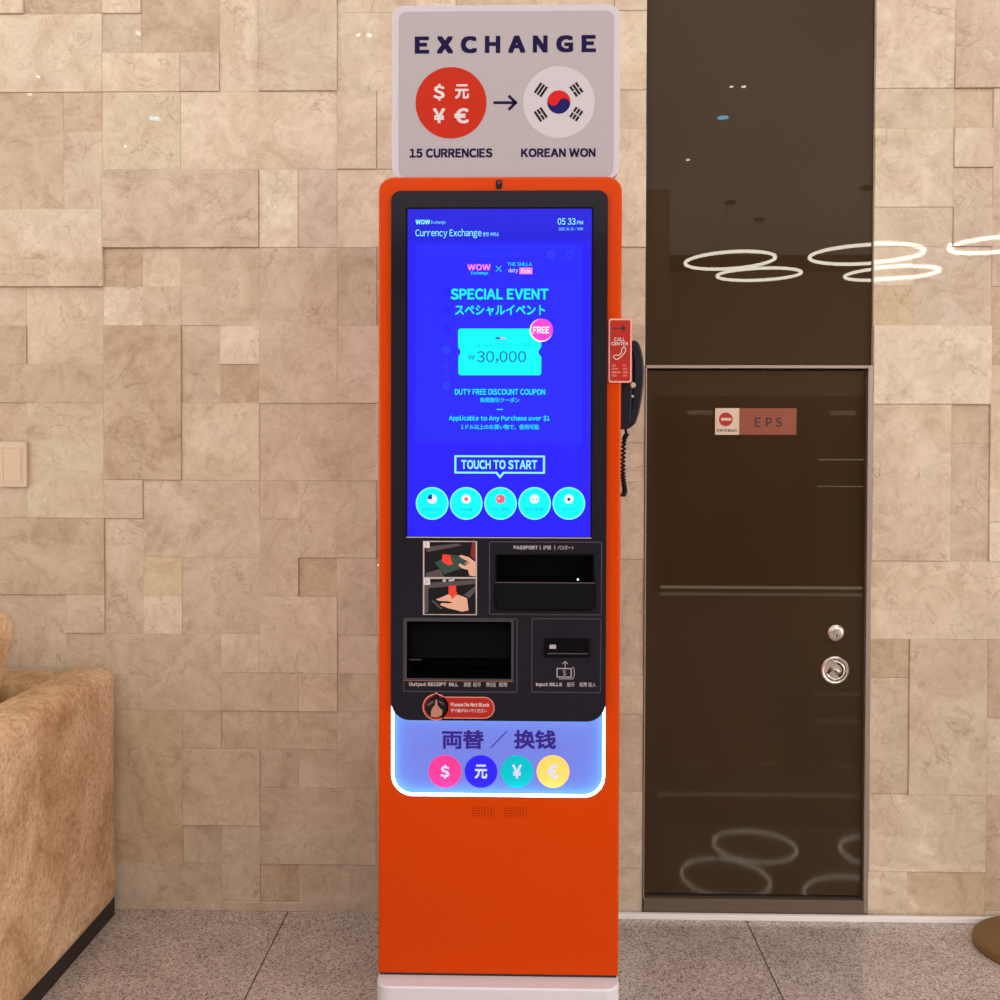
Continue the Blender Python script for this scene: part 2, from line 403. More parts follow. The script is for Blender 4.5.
right = """873 -64 952 93 1.5 p|952 -64 1031 52 .7 s|952 52 1031 93 2.2 s|873 93 952 132 1 n|952 93 991 132 .2 b|991 93 1031 210 .9 s|873 132 952 210 1.4 l|952 132 991 171 2 n|952 171 991 210 .8 n
873 210 952 250 1 n|952 210 991 250 1.8 s|991 210 1031 288 1 s|873 250 913 288 1.1 l|913 250 991 327 .8 p|873 288 913 327 1 y|873 327 991 404 2.4 L|991 288 1031 366 .5 b|873 404 952 558 2 l|952 404 991 442 .2 n|952 442 991 558 .6 n
991 366 1031 519 1.4 l|991 519 1031 558 1.9 L|873 558 1031 635 1 l|873 635 913 673 1.1 b|913 635 991 788 2 n|873 673 913 788 1.2 n|873 788 991 864 1.8 l|991 635 1031 712 2 b|991 712 1031 788 .7 l|991 788 1031 902 .5 b|873 864 913 902 .9 l|913 864 991 940 .8 y|873 902 913 940 1 n"""
def tiles(spec, xbase, xm, pxb, pxm, ilo, ihi, clipx):
    occ = set(); out = []
    for t in spec.replace('\n', '|').split('|'):
        a = t.split(); x0, y0, x1, y1, d = map(float, a[:5])
        i0, i1 = round((x0-pxb)/pxm), round((x1-pxb)/pxm); j0, j1 = round((y0-13)/38.65), round((y1-13)/38.65)
        out.append((i0, i1, j0, j1, d, a[5]))
        for i in range(i0, i1):
            for j in range(j0, j1): occ.add((i, j))
    for j in range(-15, 24):
        for i in range(ilo, ihi):
            if (i, j) in occ: continue
            wd = 1; ht = 1
            if random.random() < .6 and i+1 < ihi and (i+1, j) not in occ: wd = 2
            if random.random() < .5 and j+1 < 24 and all((i+q, j+1) not in occ for q in range(wd)): ht = 2
            for q in range(wd):
                for r in range(ht): occ.add((i+q, j+r))
            out.append((i, i+wd, j, j+ht, random.choice((.3, .7, 1, 1.3, 2)), random.choice('nnnlb')))
    res = []
    for i0, i1, j0, j1, d, c in out:
        x0 = xbase + i0*xm; x1 = xbase + i1*xm; z1 = Z0 - j0*MZ; z0 = max(0.0, Z0 - j1*MZ)
        if clipx: x1 = min(x1, XO0)
        res.append((x0, x1, z0, z1, d*0.0055, c))
    return res
TL = tiles(left, XL0, ML, 26.4, 39.0, -42, 16, True) + tiles(right, XR0, MR, 873, 39.4, 0, 30, False)
mb = MB(); seeds = []; tints = []
for x0, x1, z0, z1, d, c in TL:
    f = 0.0006 if d <= 1.0*0.0055+1e-6 else 0.0016; yb = D + 0.02; yf = D + 0.006 - d
    g = 0.0001; x0 += g; x1 -= g; z0 += g; z1 -= g
    tx = random.uniform(-1, 1)*0.0011; tz = random.uniform(-1, 1)*0.0009
    def fy(x, z): return yf + (x-(x0+x1)/2)*tx + (z-(z0+z1)/2)*tz
    o = [(x0, z0), (x1, z0), (x1, z1), (x0, z1)]; i_ = [(x0+f, z0+f), (x1-f, z0+f), (x1-f, z1-f), (x0+f, z1-f)]
    vs = [(x, fy(x, z), z) for x, z in i_] + [(x, fy(x, z)+f, z) for x, z in o] + [(x, yb, z) for x, z in o]
    fs = [(0, 1, 2, 3)] + [(a, a+4, (a+1) % 4+4, (a+1) % 4) for a in range(4)] + [(a+4, a+8, (a+1) % 4+8, (a+1) % 4+4) for a in range(4)]
    mb.add(vs, fs, MARBLE)
    sd = (random.random(), random.random(), random.random(), 1)
    k = random.uniform(.96, 1.04); tt = tuple(q*k for q in T[c]) + (1,)
    seeds += [sd]*12; tints += [tt]*12
DK = mat('dark_mortar', (0.10, 0.07, 0.05), 0.9)
n0 = len(mb.v)
xa, xb_ = XL0 - 42*ML, XR0 + 30*MR
mb.box(xa, XO0, D+0.0195, D+0.12, 0, 4.2, DK); mb.box(XO1, xb_, D+0.0195, D+0.12, 0, 4.2, DK)
mb.box(XO0, XO1, D+0.10, D+0.12, 0, 4.2, DK)
w_ = struct(mb.build('wall_back'))
extra = len(mb.v) - n0; seeds += [(0, 0, 0, 1)]*extra; tints += [(.3, .2, .15, 1)]*extra
for nm, arr in (('seed', seeds), ('tint', tints)):
    at = w_.data.attributes.new(nm, 'FLOAT_COLOR', 'POINT')
    at.data.foreach_set('color', [q for c in arr for q in c])

# ---- floor of granite slabs
mb = MB()
FX = P(288, 912, D)[0]; FM = (P(747, 920, D)[0] - P(288, 912, D)[0])/2*0.995
mb.box(-9, 9, -9.5, D+0.12, -0.05, -0.0015, mat('floor_joint', (0.06, 0.05, 0.045), 0.8))
jj = 0.0019
ys = [D+0.06] + [D-0.70-FM*k for k in range(0, 18)]
for i in range(-12, 13):
    for k in range(len(ys)-1):
        x0 = FX + i*FM
        mb.box(x0+jj, x0+FM-jj, max(ys[k+1], -9.5)+jj, ys[k]-jj, -0.02, 0, GRANITE)
struct(mb.build('floor'))
struct(MB().box(-9, 9, -9.5, D+0.12, 4.0, 4.1, CEILM).build('ceiling'))
struct(MB().box(-9, 9, -9.7, -9.5, 0, 4.0, WALLD).build('wall_far'))
struct(MB().box(1.27, 1.53, -4.8, -4.5, 0, 4.0, mat('pale_pillar', (0.6, .48, .40), .6)).build('pillar_behind'))  # unseen pillar behind the camera, mirrored as a strip in the door
# ---- white skirting strip along the right of the wall
bxs = P(610, 912, D)[0]
struct(MB().box(bxs, xb_, D-0.022, D-0.008, 0.0, 0.0165, BASEB, 0.002).build('baseboard_back'))

# ---- brown glass panel over the door
zt = P(757, 366, D)[1]
struct(MB().box(XO0+0.002, XO1-0.002, D+0.012, D+0.03, zt+0.003, 4.0, GLASS).box(XO0, XO0+0.004, D+0.004, D+0.03, zt, 4.0, DARKM)
       .build('trim_1'))
# ---- service door
door = struct(MB().prism(rr((P(646.5, 640, D)[0], P(757, 896, D)[1], P(865.5, 640, D)[0], P(757, 370.5, D)[1]), 0.003, 2), D+0.012, D+0.05, GLASS, DARKM).build('door_1'))
mb = MB(); xo0, xo1 = XO0+0.001, XO1-0.001
fw = 0.0085
mb.box(xo0, xo0+fw*.5, D-0.004, D+0.05, 0.02, zt, METAL, 0.001)
mb.box(xo1-.0135, xo1, D-0.006, D+0.05, 0.02, zt, METAL, 0.001)
mb.box(xo0, xo1, D-0.004, D+0.05, zt-0.007, zt+0.002, METAL, 0.001)
mb.box(xo0+fw, xo1-fw, D+0.05, D+0.06, 0.02, zt, DARKM)
mb.build('door_frame', door)
MB().box(xo0, xo1, D-0.004, D+0.05, 0.0, P(757, 899, D)[1], THRESH, 0.001).build('threshold', door)
# lock cylinder and flush ring pull
cx, cz = P(837, 633.5, D); yd = D+0.012
mb = MB().lathe([(0, 0.009), (0.014, 0.009), (0.0185, 0.0075), (0.0235, 0.004), (0.0245, 0.0)], CHROME, (cx, yd, cz), 'y')
lk = mb.build('lock_cylinder', door)
mb = MB().lathe([(0, 0.0115), (0.008, 0.0115), (0.0095, 0.009)], CHROME2, (cx, yd, cz+0.001), 'y', 24)
mb.box(cx-0.0013, cx+0.0013, yd-0.0122, yd-0.010, cz-0.011, cz-0.001, DARKM)
mb.build('keyhole', lk)
cx, cz = P(836, 671, D)
pl = MB().lathe([(0, 0.002), (0.030, 0.002), (0.033, 0.006), (0.037, 0.007), (0.041, 0.004), (0.042, 0.0)], CHROME, (cx, yd, cz), 'y', 48).build('ring_pull', door)
mb = MB()
arc = [(cx + 0.026*cos(a), yd-0.006, cz + 0.026*sin(a)) for a in [radians(-160 + 12*i) for i in range(23)]]
mb.tube(arc, 0.0028, CHROME2)
mb.tube([(cx+0.024*cos(radians(a)), yd-0.0042, cz+0.021*sin(radians(a))) for a in range(-60, 80, 10)], 0.003, DARKM)
mb.tube([(cx-0.024, yd-0.005, cz-0.014), (cx-0.010, yd-0.005, cz+0.006)], 0.003, DARKM)
mb.tube([(cx-0.012, yd-0.006, cz+0.004), (cx+0.002, yd-0.008, cz+0.004), (cx+0.012, yd-0.007, cz-0.010)], 0.006, CHROME)
mb.build('pull_handle', pl)

# ================================================================== ROOM BEHIND (seen only as reflections)
def ring(x, y, z, r, tx, ty, label):
    e = empty('ring_pendant_lamp', (x, y, z), label, 'lamp', 'glowing ring pendant lamps reflected in the wall')
    R = Matrix.Rotation(tx, 3, 'X') @ Matrix.Rotation(ty, 3, 'Y')
    pts = [R @ Vector((r*cos(2*pi*i/72), r*sin(2*pi*i/72), 0)) for i in range(72)]
    MB().tube(pts, 0.018, RINGM, 8, True).build('ring', e)
    mb = MB()
    for k in (0, 24, 48): mb.tube([pts[k], Vector((0, 0, 3.99-z))], 0.002, DARKM, 6)
    mb.build('suspension_cables', e)
    MB().lathe([(0, 3.97-z), (0.06, 3.97-z), (0.06, 4.0-z)], DARKM, (0, 0, 0), 'z', 24).build('ceiling_rose', e)
ring(2.25, -5.0, 3.36, 0.475, 0.02, -0.03, 'glowing white ring lamp, the leftmost ring reflected in the brown panel above the door')
ring(2.76, -5.84, 3.35, 0.475, -0.015, -0.012, 'glowing white ring lamp reflected just under and right of the leftmost ring')
ring(3.50, -4.4, 3.31, 0.545, 0.0, -0.005, 'glowing white ring lamp reflected across the right edge of the brown panel, upper one')
ring(4.20, -5.6, 3.32, 0.50, -0.01, -0.03, 'glowing white ring lamp reflected across the panel edge, lower one spilling onto stone')
ring(4.62, -4.0, 3.33, 0.42, 0.0, -0.02, 'glowing white ring lamp reflected only in the stone slabs at the right edge')
for x, y, r, m, lab in ((1.61, -2.2, .055, DOTC, 'cyan ceiling downlight, the bright dot reflected in the brown panel'), (1.53, -3.4, .022, DOTW, 'small white ceiling downlight, lowest dot reflected in the brown panel'),
        (1.53, -1.5, .016, DOTW, 'small white ceiling downlight, left of the pair reflected high in the brown panel'), (1.62, -1.5, .02, DOTW, 'small white ceiling downlight, right of the pair reflected high in the brown panel'),
        (-2.96, -2.2, .055, DOTC, 'cyan ceiling downlight, the dot reflected in the marble left of the kiosk'), (-3.46, -1.26, .016, DOTW, 'small white ceiling downlight, upper of two dots at the upper left of the marble'),
        (-3.7, -1.6, .016, DOTW, 'small white ceiling downlight, lower of two dots at the upper left of the marble'), (-2.45, -.5, .014, DOTW, 'small white ceiling downlight reflected near the top of the marble on the left'),
        (-1.05, -.56, .014, DOTW, 'small white ceiling downlight, left of the pair reflected beside the header sign'), (-.98, -.56, .018, DOTW, 'small white ceiling downlight, right of the pair reflected beside the header sign'),
        (-3.5, -2.95, .016, DOTW, 'small white ceiling downlight reflected just below the cyan dot on the marble')):
    mb = MB().lathe([(0, -0.004), (r*.6, -0.004), (r*.8, -0.006), (r*.8, 0.0)], m, (0, 0, 0), 'z', 24)
    o = mb.build('ceiling_downlight', None, (0, 0, 0)); o.location = (x, y, 4.0)
    tag(o, lab, 'light', 'small round ceiling downlights')
# display shelving far behind the camera
e = empty('display_shelf', (2.3, -3.7, 0), 'dark display shelf with lit edges, reflected dimly in the brown door', 'shelf')
O = Vector((0, 0, 0))
mb = MB()
mb.box(-1.0, 1.15, -0.25, -0.21, 0.03, 1.85, SHOPW)
for x in (-1.0, -.25, .45, 1.1): mb.box(x, x+.04, -0.21, 0.14, 0.03, 1.85, SHOPW)
mb.box(-1.0, 1.15, -0.25, 0.16, 0.0, 0.10, SHOPW)
mb.build('carcass', e)
for z in (.5, .9, 1.25, 1.6): MB().box(-.96, 1.1, -0.20, 0.12, z, z+.025, mat('shelf_board', s2l(96, 74, 50), .4)).build('shelf_board', e)
MB().box(-.98, 1.12, 0.162, 0.17, 0.02, 0.045, WARM).build('light_strip', e)
MB().box(.47, 1.06, 0.10, 0.125, 1.23, 1.242, WARM).build('light_strip', e)
MB().box(.47, .98, 0.10, 0.125, .98, .988, WARM).build('light_strip', e)
for px_, pz_ in ((-.6, .88), (.05, .88), (.75, .88)):
    MB().box(px_-.12, px_+.12, .0, .05, 1.655, 1.70, SIGNW, .003).build('price_board', e)
l = area('shelf_fill', (2.3, -3.45, 1.9), 2.0, .1, 14, (1.0, .85, .6)); l.rotation_euler = (-.25, 0, 0)  # added fill lamp that brightens the shelf's dim reflection

# ================================================================== KIOSK
b = bx(378.3, 178, 620.3, 977, YK); kx0, kz1, kx1 = b[0], P(500, 176.6, YK)[1], b[2]
kz0 = P(500, 975, YK)[1]
KO = ((kx0+kx1)/2, YK+0.25, 0)
kiosk = empty('exchange_kiosk', KO, 'tall orange currency exchange kiosk with a glowing blue touchscreen and white header sign', 'kiosk')
def kb(mb, name, parent=kiosk): return mb.build(name, parent, KO)
# body: rounded loop swept in depth with a soft front edge
mb = MB()
R0 = 0.034
lv = [(0.000, YK+0.46), (0.0, YK+0.005), (0.0015, YK+0.0015), (0.005, YK)]
loops = []
for ins, y in lv:
    L = rr((kx0+ins, kz0+ins, kx1-ins, kz1-ins), R0-ins, 8, (0, 0, 1, 1)); loops.append([(x, y, z) for x, z in L])
n = len(loops[0]); vs = sum(loops, [])
fs = [list(range(n))[::-1][::-1], [3*n+i for i in range(n)]]
for k in range(3):
    fs += [(k*n+i, (k+1)*n+i, (k+1)*n+(i+1) % n, k*n+(i+1) % n) for i in range(n)]
mb.add(vs, fs, ORANGE)
body = kb(mb, 'body')
# dark front
FY = YK - 0.010
fb = (P(391.5, 450, YK)[0], P(500, 721, FY)[1], P(606.5, 450, YK)[0], P(500, 190.5, FY)[1])
mb = MB(); L1 = rr(fb, 0.040, 10, (1, 1, 0, 0)); L1 = []
x0, z0, x1, z1 = fb
def loop2(x0, z0, x1, z1, rb, rt, n=8):
    out = []
    for cx, cz, r, a0 in ((x0+rb, z0+rb, rb, pi), (x1-rb, z0+rb, rb, 1.5*pi), (x1-rt, z1-rt, rt, 0), (x0+rt, z1-rt, rt, pi/2)):
        out += [(cx + r*cos(a0+pi/2*i/n), cz + r*sin(a0+pi/2*i/n)) for i in range(n+1)]
    return out
mb.prism(loop2(x0, z0, x1, z1, 0.044, 0.022), FY, YK+0.001, FASCIA)
fascia = kb(mb, 'front_panel')
E1, E2, E3, E4 = FY-0.0004, FY-0.0008, FY-0.0012, FY-0.0016
# camera on the top rim
mb = MB(); mb.prism(rr(bx(496, 180, 502, 189, YK), 0.005, 5), YK-0.003, YK+.001, BLACK)
mb.prism(pcirc(499, 182.8, 1.6, YK, 16), YK-0.0035, YK-.0035, mat('lens', (.05, .05, .08), .05))
kb(mb, 'camera')
# speaker grilles
HOLE = mat('grille_hole', s2l(96, 22, 6), .6, spec=.1)
for gx in (472, 504):
    mb = MB()
    for i in range(8):
        for j in range(4):
            x, z = P(gx+1+i*3.0, 808+j*2.6, YK); mb.prism(circ(x, z, 0.0015, 8), YK-0.0004, YK-0.0004, HOLE)
    kb(mb, 'speaker_grille')
# base plate
pz = P(500, 977, YK)[1]; py0 = YK-0.048
mb = MB()
def plan(x0, x1, y0, y1, r, z, n=8):
    out = []
    for cx, cy, rad, a0 in ((x0+r, y0+r, r, pi), (x1-r, y0+r, r, 1.5*pi), (x1-.01, y1-.01, .01, 0), (x0+.01, y1-.01, .01, pi/2)):
        out += [(cx+rad*cos(a0+pi/2*i/n), cy+rad*sin(a0+pi/2*i/n), z) for i in range(n+1)]
    return out
lo = [plan(kx0, kx1, py0, YK+.47, .035, 0), plan(kx0, kx1, py0, YK+.47, .035, pz-.004), plan(kx0+.003, kx1-.003, py0+.003, YK+.467, .032, pz)]
n = len(lo[0]); fs = [[2*n+i for i in range(n)], list(range(n))[::-1]]
for k in range(2): fs += [(k*n+i, k*n+(i+1) % n, (k+1)*n+(i+1) % n, (k+1)*n+i) for i in range(n)]
mb.add(sum(lo, []), fs, WHITE); kb(mb, 'base')
MB_ = MB().box(kx0+.004, kx1-.004, YK+.004, YK+.45, pz-.001, kz0+.001, DARKM); kb(MB_, 'base_gap')
# side key lock
mb = MB(); x, z = P(379, 567, YK); mb.lathe([(0, .006), (.006, .006), (.008, 0)], CHROME, (0, 0, 0), 'z', 20)
mb.v = [(x-.0005-h, YK+.03+a, z+b_) for a, b_, h in mb.v]; kb(mb, 'side_lock')

# ---- light box, recessed behind the front panel
LY = YK + 0.017
RB = 0.05
lb = (fb[0]-.0005, P(500, 797, YK)[1], fb[2]+.0005, fb[1]+.05)
shape = loop2(lb[0], lb[1], lb[2], lb[3], RB, .002, 10)
cu = MB().prism(shape, YK-.02, LY+.002, ORANGE).build('cutter')
md = body.modifiers.new('cut', 'BOOLEAN'); md.operation = 'DIFFERENCE'; md.solver = 'EXACT'; md.object = cu
bpy.context.view_layer.update()
me = bpy.data.meshes.new_from_object(body.evaluated_get(bpy.context.evaluated_depsgraph_get()))
body.modifiers.clear(); body.data = me; bpy.data.objects.remove(cu)
ish = loop2(lb[0]+.0003, lb[1]+.0003, lb[2]-.0003, lb[3]-.0003, RB-.0003, .0017, 10)
mb = MB(); mb.prism(ish, LY, LY+.0015, LBOX)
n = len(ish); mb.add([(x, YK+.0004, z) for x, z in ish] + [(x, LY, z) for x, z in ish], [(i, (i+1) % n, n+(i+1) % n, n+i) for i in range(n)], mat('white_rim', (.7, .8, .9), .4))
lbox = kb(mb, 'light_box')
def outline(inset):
    x0, z0, x1 = lb[0]+inset, lb[1]+inset, lb[2]-inset; r = RB-inset; o = [(x0, lb[3]-.004)]
    o += [(x0+r+r*cos(pi+pi/2*i/10), z0+r+r*sin(pi+pi/2*i/10)) for i in range(11)]
    o += [(x1-r+r*cos(1.5*pi+pi/2*i/10), z0+r+r*sin(1.5*pi+pi/2*i/10)) for i in range(11)]
    return o + [(x1, lb[3]-.004)]
mb = MB(); mb.tube([(x, YK+.0045, z) for x, z in outline(.0034)], .0028, LED, 8); kb(mb, 'light_strip', lbox)
mb = MB(); mb.tube([(fb[0]+.010+.034*(1-cos(pi/2*i/8)), YK+.005, fb[1]+.046-.044*sin(pi/2*i/8)) for i in range(9)] +
                   [(fb[2]-.010-.034*(1-cos(pi/2*i/8)), YK+.005, fb[1]+.046-.044*sin(pi/2*i/8)) for i in range(8, -1, -1)], .0032, LED, 8)
kb(mb, 'light_strip', lbox)
mb = MB(); add_text(mb, '両替', bx(442, 730, 484, 749, LY), LY-.0005, C_NAVY, .028); kb(mb, 'lettering', lbox)
mb = MB(); add_text(mb, '换钱', bx(514, 730, 556, 749, LY), LY-.0005, C_NAVY, .028); kb(mb, 'lettering', lbox)
mb = MB(); line(mb, P(490.5, 748, LY), P(507, 731, LY), .0022, LY-.0005, C_NAVY); kb(mb, 'slash_mark', lbox)
for cxp, m, g, wd, tm in ((445, C_PINK, '$', 4.4, C_TEXT), (481, C_BLUE, '元', 6.2, C_TEXT), (517, C_TEAL, '¥', 4.8, C_TEXT), (553, C_AMBR, '€', 5.2, C_TEXT)):
    mb = MB(); mb.prism(pcirc(cxp, 771.5, 16.4, LY), LY-.0006, LY, m)
    add_text(mb, g, bx(cxp-wd, 764.5, cxp+wd, 778.5, LY), LY-.001, tm, .03)
    kb(mb, 'currency_emblem', lbox)

# ---- header sign
HY = YK + 0.012
hb = bx(391.8, 5, 619.8, 177, HY); hz0 = kz1-.002
ho = (hb[0], hz0, hb[2], hb[3])
mb = MB(); mb.prism(rr(ho, .028, 8), HY, HY+.035, ACRYL)
hs = kb(mb, 'header_sign')
h1 = HY-.0005; h2 = HY-.001; h3 = HY-.0015; h4 = HY-.002
mb = MB(); mb.prism(rr((ho[0]+.016, ho[1]+.004, ho[2]-.014, ho[3]-.014), .018, 8), h1, HY, HPRINT); kb(mb, 'sign_face', hs)
mb = MB()
xs = [(414.8, 429.2), (436.8, 453.3), (460.8, 477.2), (484.9, 500.3), (508.2, 525.3), (532.8, 547.6), (556.2, 573.2), (581.5, 596)]
for ch, (a, c_) in zip('EXCHANGE', xs):
    k = (a-505)/180; add_text(mb, ch, bx(a, 35.8-k*1.6, c_, 53-k*1.6, HY), h2, NAVY, .055)
kb(mb, 'title_lettering', hs); mb = MB(); add_text(mb, '15 CURRENCIES', bx(409.5, 148.5, 492.5, 157.8, HY), h2, NAVY, .045)
kb(mb, 'caption_lettering', hs); mb = MB(); add_text(mb, 'KOREAN WON', bx(521, 148.3, 595.5, 157.3, HY), h2, NAVY, .045)
kb(mb, 'caption_lettering', hs); mb = MB(); line(mb, P(493.5, 102.8, HY), P(515.5, 102.8, HY), .0065, h2, NAVY)
line(mb, P(508.5, 95.8, HY), P(516.6, 103.6, HY), .0065, h2, NAVY); line(mb, P(508.5, 110, HY), P(516.6, 102, HY), .0065, h2, NAVY)
kb(mb, 'arrow', hs)
mb = MB(); mb.prism(pcirc(451, 103, 35.5, HY, 64), h2, HY, REDOR)
for g, bb in (('$', (433.5, 84, 444.8, 100.8)), ('元', (455, 84.5, 469, 99)), ('¥', (433, 108.5, 445.2, 123.3)), ('€', (454.5, 108.3, 469, 123.6))):
    add_text(mb, g, bx(*bb, HY), h3, WINK, .03)
kb(mb, 'currency_emblem', hs)
mb = MB(); mb.prism(pcirc(559, 102.3, 35.8, HY, 64), h2, HY, mat('flag_white', (.52, .49, .56), .35))
fx, fz = P(558.8, 102.3, HY); sc_ = P(559.8, 102, HY)[0]-P(558.8, 102, HY)[0]; fr = 11.6*sc_
tl = radians(-22)
def rot(p, a): return (fx + p[0]*cos(a)-p[1]*sin(a), fz + p[0]*sin(a)+p[1]*cos(a))
mb.prism(circ(fx, fz, fr, 40), h3, h3, FLAGB)
red = [(fr*cos(pi*i/24), fr*sin(pi*i/24)) for i in range(25)]
red += [(-fr/2+fr/2*cos(pi+pi*i/12), fr/2*sin(pi+pi*i/12)) for i in range(1, 13)]
red += [(fr/2+fr/2*cos(pi-pi*i/12), fr/2*sin(pi-pi*i/12)) for i in range(1, 12)]
mb.prism([rot(p, tl) for p in red], h4, h4, FLAGR)
for (tx, ty, broken) in ((-18, 12.3, (0, 0, 0)), (17.5, 12.5, (1, 0, 1)), (-18, -12.3, (0, 1, 0)), (17.5, -12, (1, 1, 1))):
    rad = Vector((tx, ty)).normalized(); tan_ = Vector((-rad.y, rad.x))
    for k, br in enumerate(broken):
        c0 = Vector((tx, ty)) + rad*(k-1)*3.4
        for s0, s1 in (((-6, -.6), (.6, 6)) if br else ((-6, 6),)):
            p = c0+tan_*s0; q = c0+tan_*s1
            line(mb, (fx+p.x*sc_, fz+p.y*sc_), (fx+q.x*sc_, fz+q.y*sc_), 2.3*sc_, h3, BLACK)
kb(mb, 'flag_emblem', hs)

# ---- touchscreen
SY = FY
sb = bx(407.5, 209, 591, 536.5, SY)
mb = MB(); mb.prism(rr(sb, .0006, 1), E1, FY, SCR)
mb.prism(rr(bx(407.7, 209.2, 590.8, 241, SY), .0006, 1), E1-.0001, E1-.0001, SCRH)
mb.prism(rr(bx(416, 244, 582, 444, SY), .003, 3), E1-.0001, E1-.0001, SCRP)
scr = kb(mb, 'touchscreen')
mb = MB()
for a, c_, m, off in ((sb[0]-.003, sb[2]+.003, RECESS, 0),):
    o = rr((sb[0]-.004, sb[1]-.004, sb[2]+.004, sb[3]+.004), .001, 2); i_ = rr(sb, .0006, 2); mb.frame(o, i_, E2, FY, RECESS)
mb.box(sb[0]-.002, sb[2]+.002, E3, FY, sb[1]-.0035, sb[1]-.0015, TEXTG)
kb(mb, 'screen_bezel', scr)
S2, S3, S4 = E1-.0004, E1-.0008, E1-.0012
def T_(mb, s, x0, y0, x1, y1, m, b=.012, Y=S2): add_text(mb, s, bx(x0, y0, x1, y1, SY), Y, m, b)
def W_(name, *items):
    mb = MB()
    for it in items: T_(mb, *it)
    kb(mb, name, scr)
W_('corner_logo', ('WOW', 415.6, 219.6, 430, 224.4, LCYAN, .05), ('Exchange', 431, 220.6, 445.5, 224.6, LCYAN, .0))
W_('heading_lettering', ('Currency Exchange', 415.4, 229, 481.5, 238.4, LCYAN, .008)); W_('small_lettering', ('환전 서비스', 483, 232.2, 499, 236.4, LCYAN, .01))
W_('clock_readout', ('05 33', 557.6, 218.2, 575.5, 224.8, LCYAN, .012), ('PM', 577, 220.8, 583, 224.6, LCYAN, .012))
W_('date_readout', ('2025. 06. 30 / MON', 558.5, 227.2, 583, 230.6, LCYAN, .0))
W_('event_title_lettering', ('SPECIAL EVENT', 450.8, 288.6, 548.6, 299.6, CYAN, .034)); W_('event_title_lettering', ('スペシャルイベント', 455, 305, 545, 315.6, CYAN, .02))
W_('offer_lettering', ('DUTY FREE DISCOUNT COUPON', 454.8, 389, 545.2, 394.8, CYAN, .02)); W_('offer_lettering', ('免税割引クーポン', 480, 397.6, 519.5, 402.4, CYAN, .008))
mb = MB(); mb.prism(rr(bx(496.5, 409, 503, 409.9, SY), .0003, 1), S2, S2, CYAN); kb(mb, 'divider_line', scr)
W_('terms_lettering', ('Applicable to Any Purchase over $1', 449, 415.2, 549.8, 421.8, CYAN, .02)); W_('terms_lettering', ('1ドル以上のお買い物で、使用可能', 461, 424.4, 539, 429.4, CYAN, .008))
W_('pink_logo', ('WOW', 467.5, 264, 490.6, 270.4, SLPINK, .045), ('Exchange', 471, 271.4, 488, 275.2, CYAN, .012))
mb = MB(); line(mb, P(495.8, 265.8, SY), P(501.6, 271.8, SY), .0012, S2, CYAN); line(mb, P(501.6, 265.8, SY), P(495.8, 271.8, SY), .0012, S2, CYAN); kb(mb, 'cross_mark', scr)
mb = MB(); T_(mb, 'THE SHILLA', 507.3, 262.4, 532, 266, CYAN, .0); T_(mb, 'duty', 508.5, 268.2, 518, 273.4, SWHITE, .0)
mb.prism(rr(bx(519.4, 267.6, 532.4, 274.2, SY), .0006, 2), S2, S2, SLPINK); T_(mb, 'free', 521, 268.6, 530.6, 273, SWHITE, .0, S3); kb(mb, 'partner_logo', scr)
W_('faint_lettering', ('You Buy KRW', 478, 252.4, 521, 258.6, SCRG, .01))
for q in ((551, 254.8), (570, 254.8)): mb = MB(); mb.frame(pcirc(q[0], q[1], 4.2, SY, 20), pcirc(q[0], q[1], 2.6 if q[0] > 560 else 1.2, SY, 20), S2, S2, SCRG); kb(mb, 'faint_icon', scr)
for y in (291, 311, 329, 350, 367, 386):
    mb = MB()
    if y == 367: line(mb, P(440, 367.4, SY), P(453, 367.4, SY), .0022, S3, SCRG); line(mb, P(446.5, 361.5, SY), P(446.5, 373, SY), .0022, S3+.0001, SCRG)
    else: mb.prism(pcirc(446.5, y, 4.4, SY, 16), S2, S2, SCR if y < 350 else SCRG)
    kb(mb, 'faint_flag_icon', scr)
# coupon
mb = MB()
cbx = [(458, 331), (459.2, 329), (461, 328.6), (538, 328.6), (541, 330), (541.3, 347)] + [(538.8, 350.5), (538.4, 352.5), (539.2, 354.4), (541.3, 356.5)] + [(541.3, 373), (540, 375.3), (460.5, 375.3), (458.3, 374), (458.3, 356.5), (460, 354), (460.6, 351.5), (459.6, 349.5), (458.2, 347.5)]
mb.prism(px(cbx, SY), S2, S2, CYAN)
T_(mb, 'THE SHILLA DUTY FREE', 472, 343.4, 531, 347.4, glow('screen_dull_cyan', (0, .62, .85), 1), .0, S3)
T_(mb, '30,000', 477, 351.2, 526, 363.6, SNAVY, .0, S3); T_(mb, '₩', 468, 354.8, 475, 359.6, SNAVY, .0, S3)
mb.prism(rr(bx(495.5, 337.4, 500.2, 339, SY), .0003, 1), S3, S3, SNAVY); mb.prism(rr(bx(500.2, 337.4, 505, 339, SY), .0003, 1), S3, S3, SLPINK)
mb.prism(pcirc(541.2, 330.4, 11.6, SY), S3, S3, SWHITE); mb.prism(pcirc(542, 329.8, 11.0, SY), S4, S4, SPINK)
T_(mb, 'FREE', 533, 326.8, 549.4, 333.4, SWHITE, .035, S4-.0004)
kb(mb, 'coupon_graphic', scr)
mb = MB(); o = rr(bx(454.4, 455.4, 545, 473.6, SY), .0008, 2); i_ = rr(bx(456.4, 457.2, 543, 471.8, SY), .0005, 2); mb.frame(o, i_, S2, S2, LCYAN)
mb.prism(px([(494.5, 472.2), (505.5, 472.2), (500, 478.6)], SY), S2-.0002, S2-.0002, LCYAN); mb.prism(px([(496.8, 471.5), (503.2, 471.5), (500, 475.4)], SY), S3, S3, SCR)
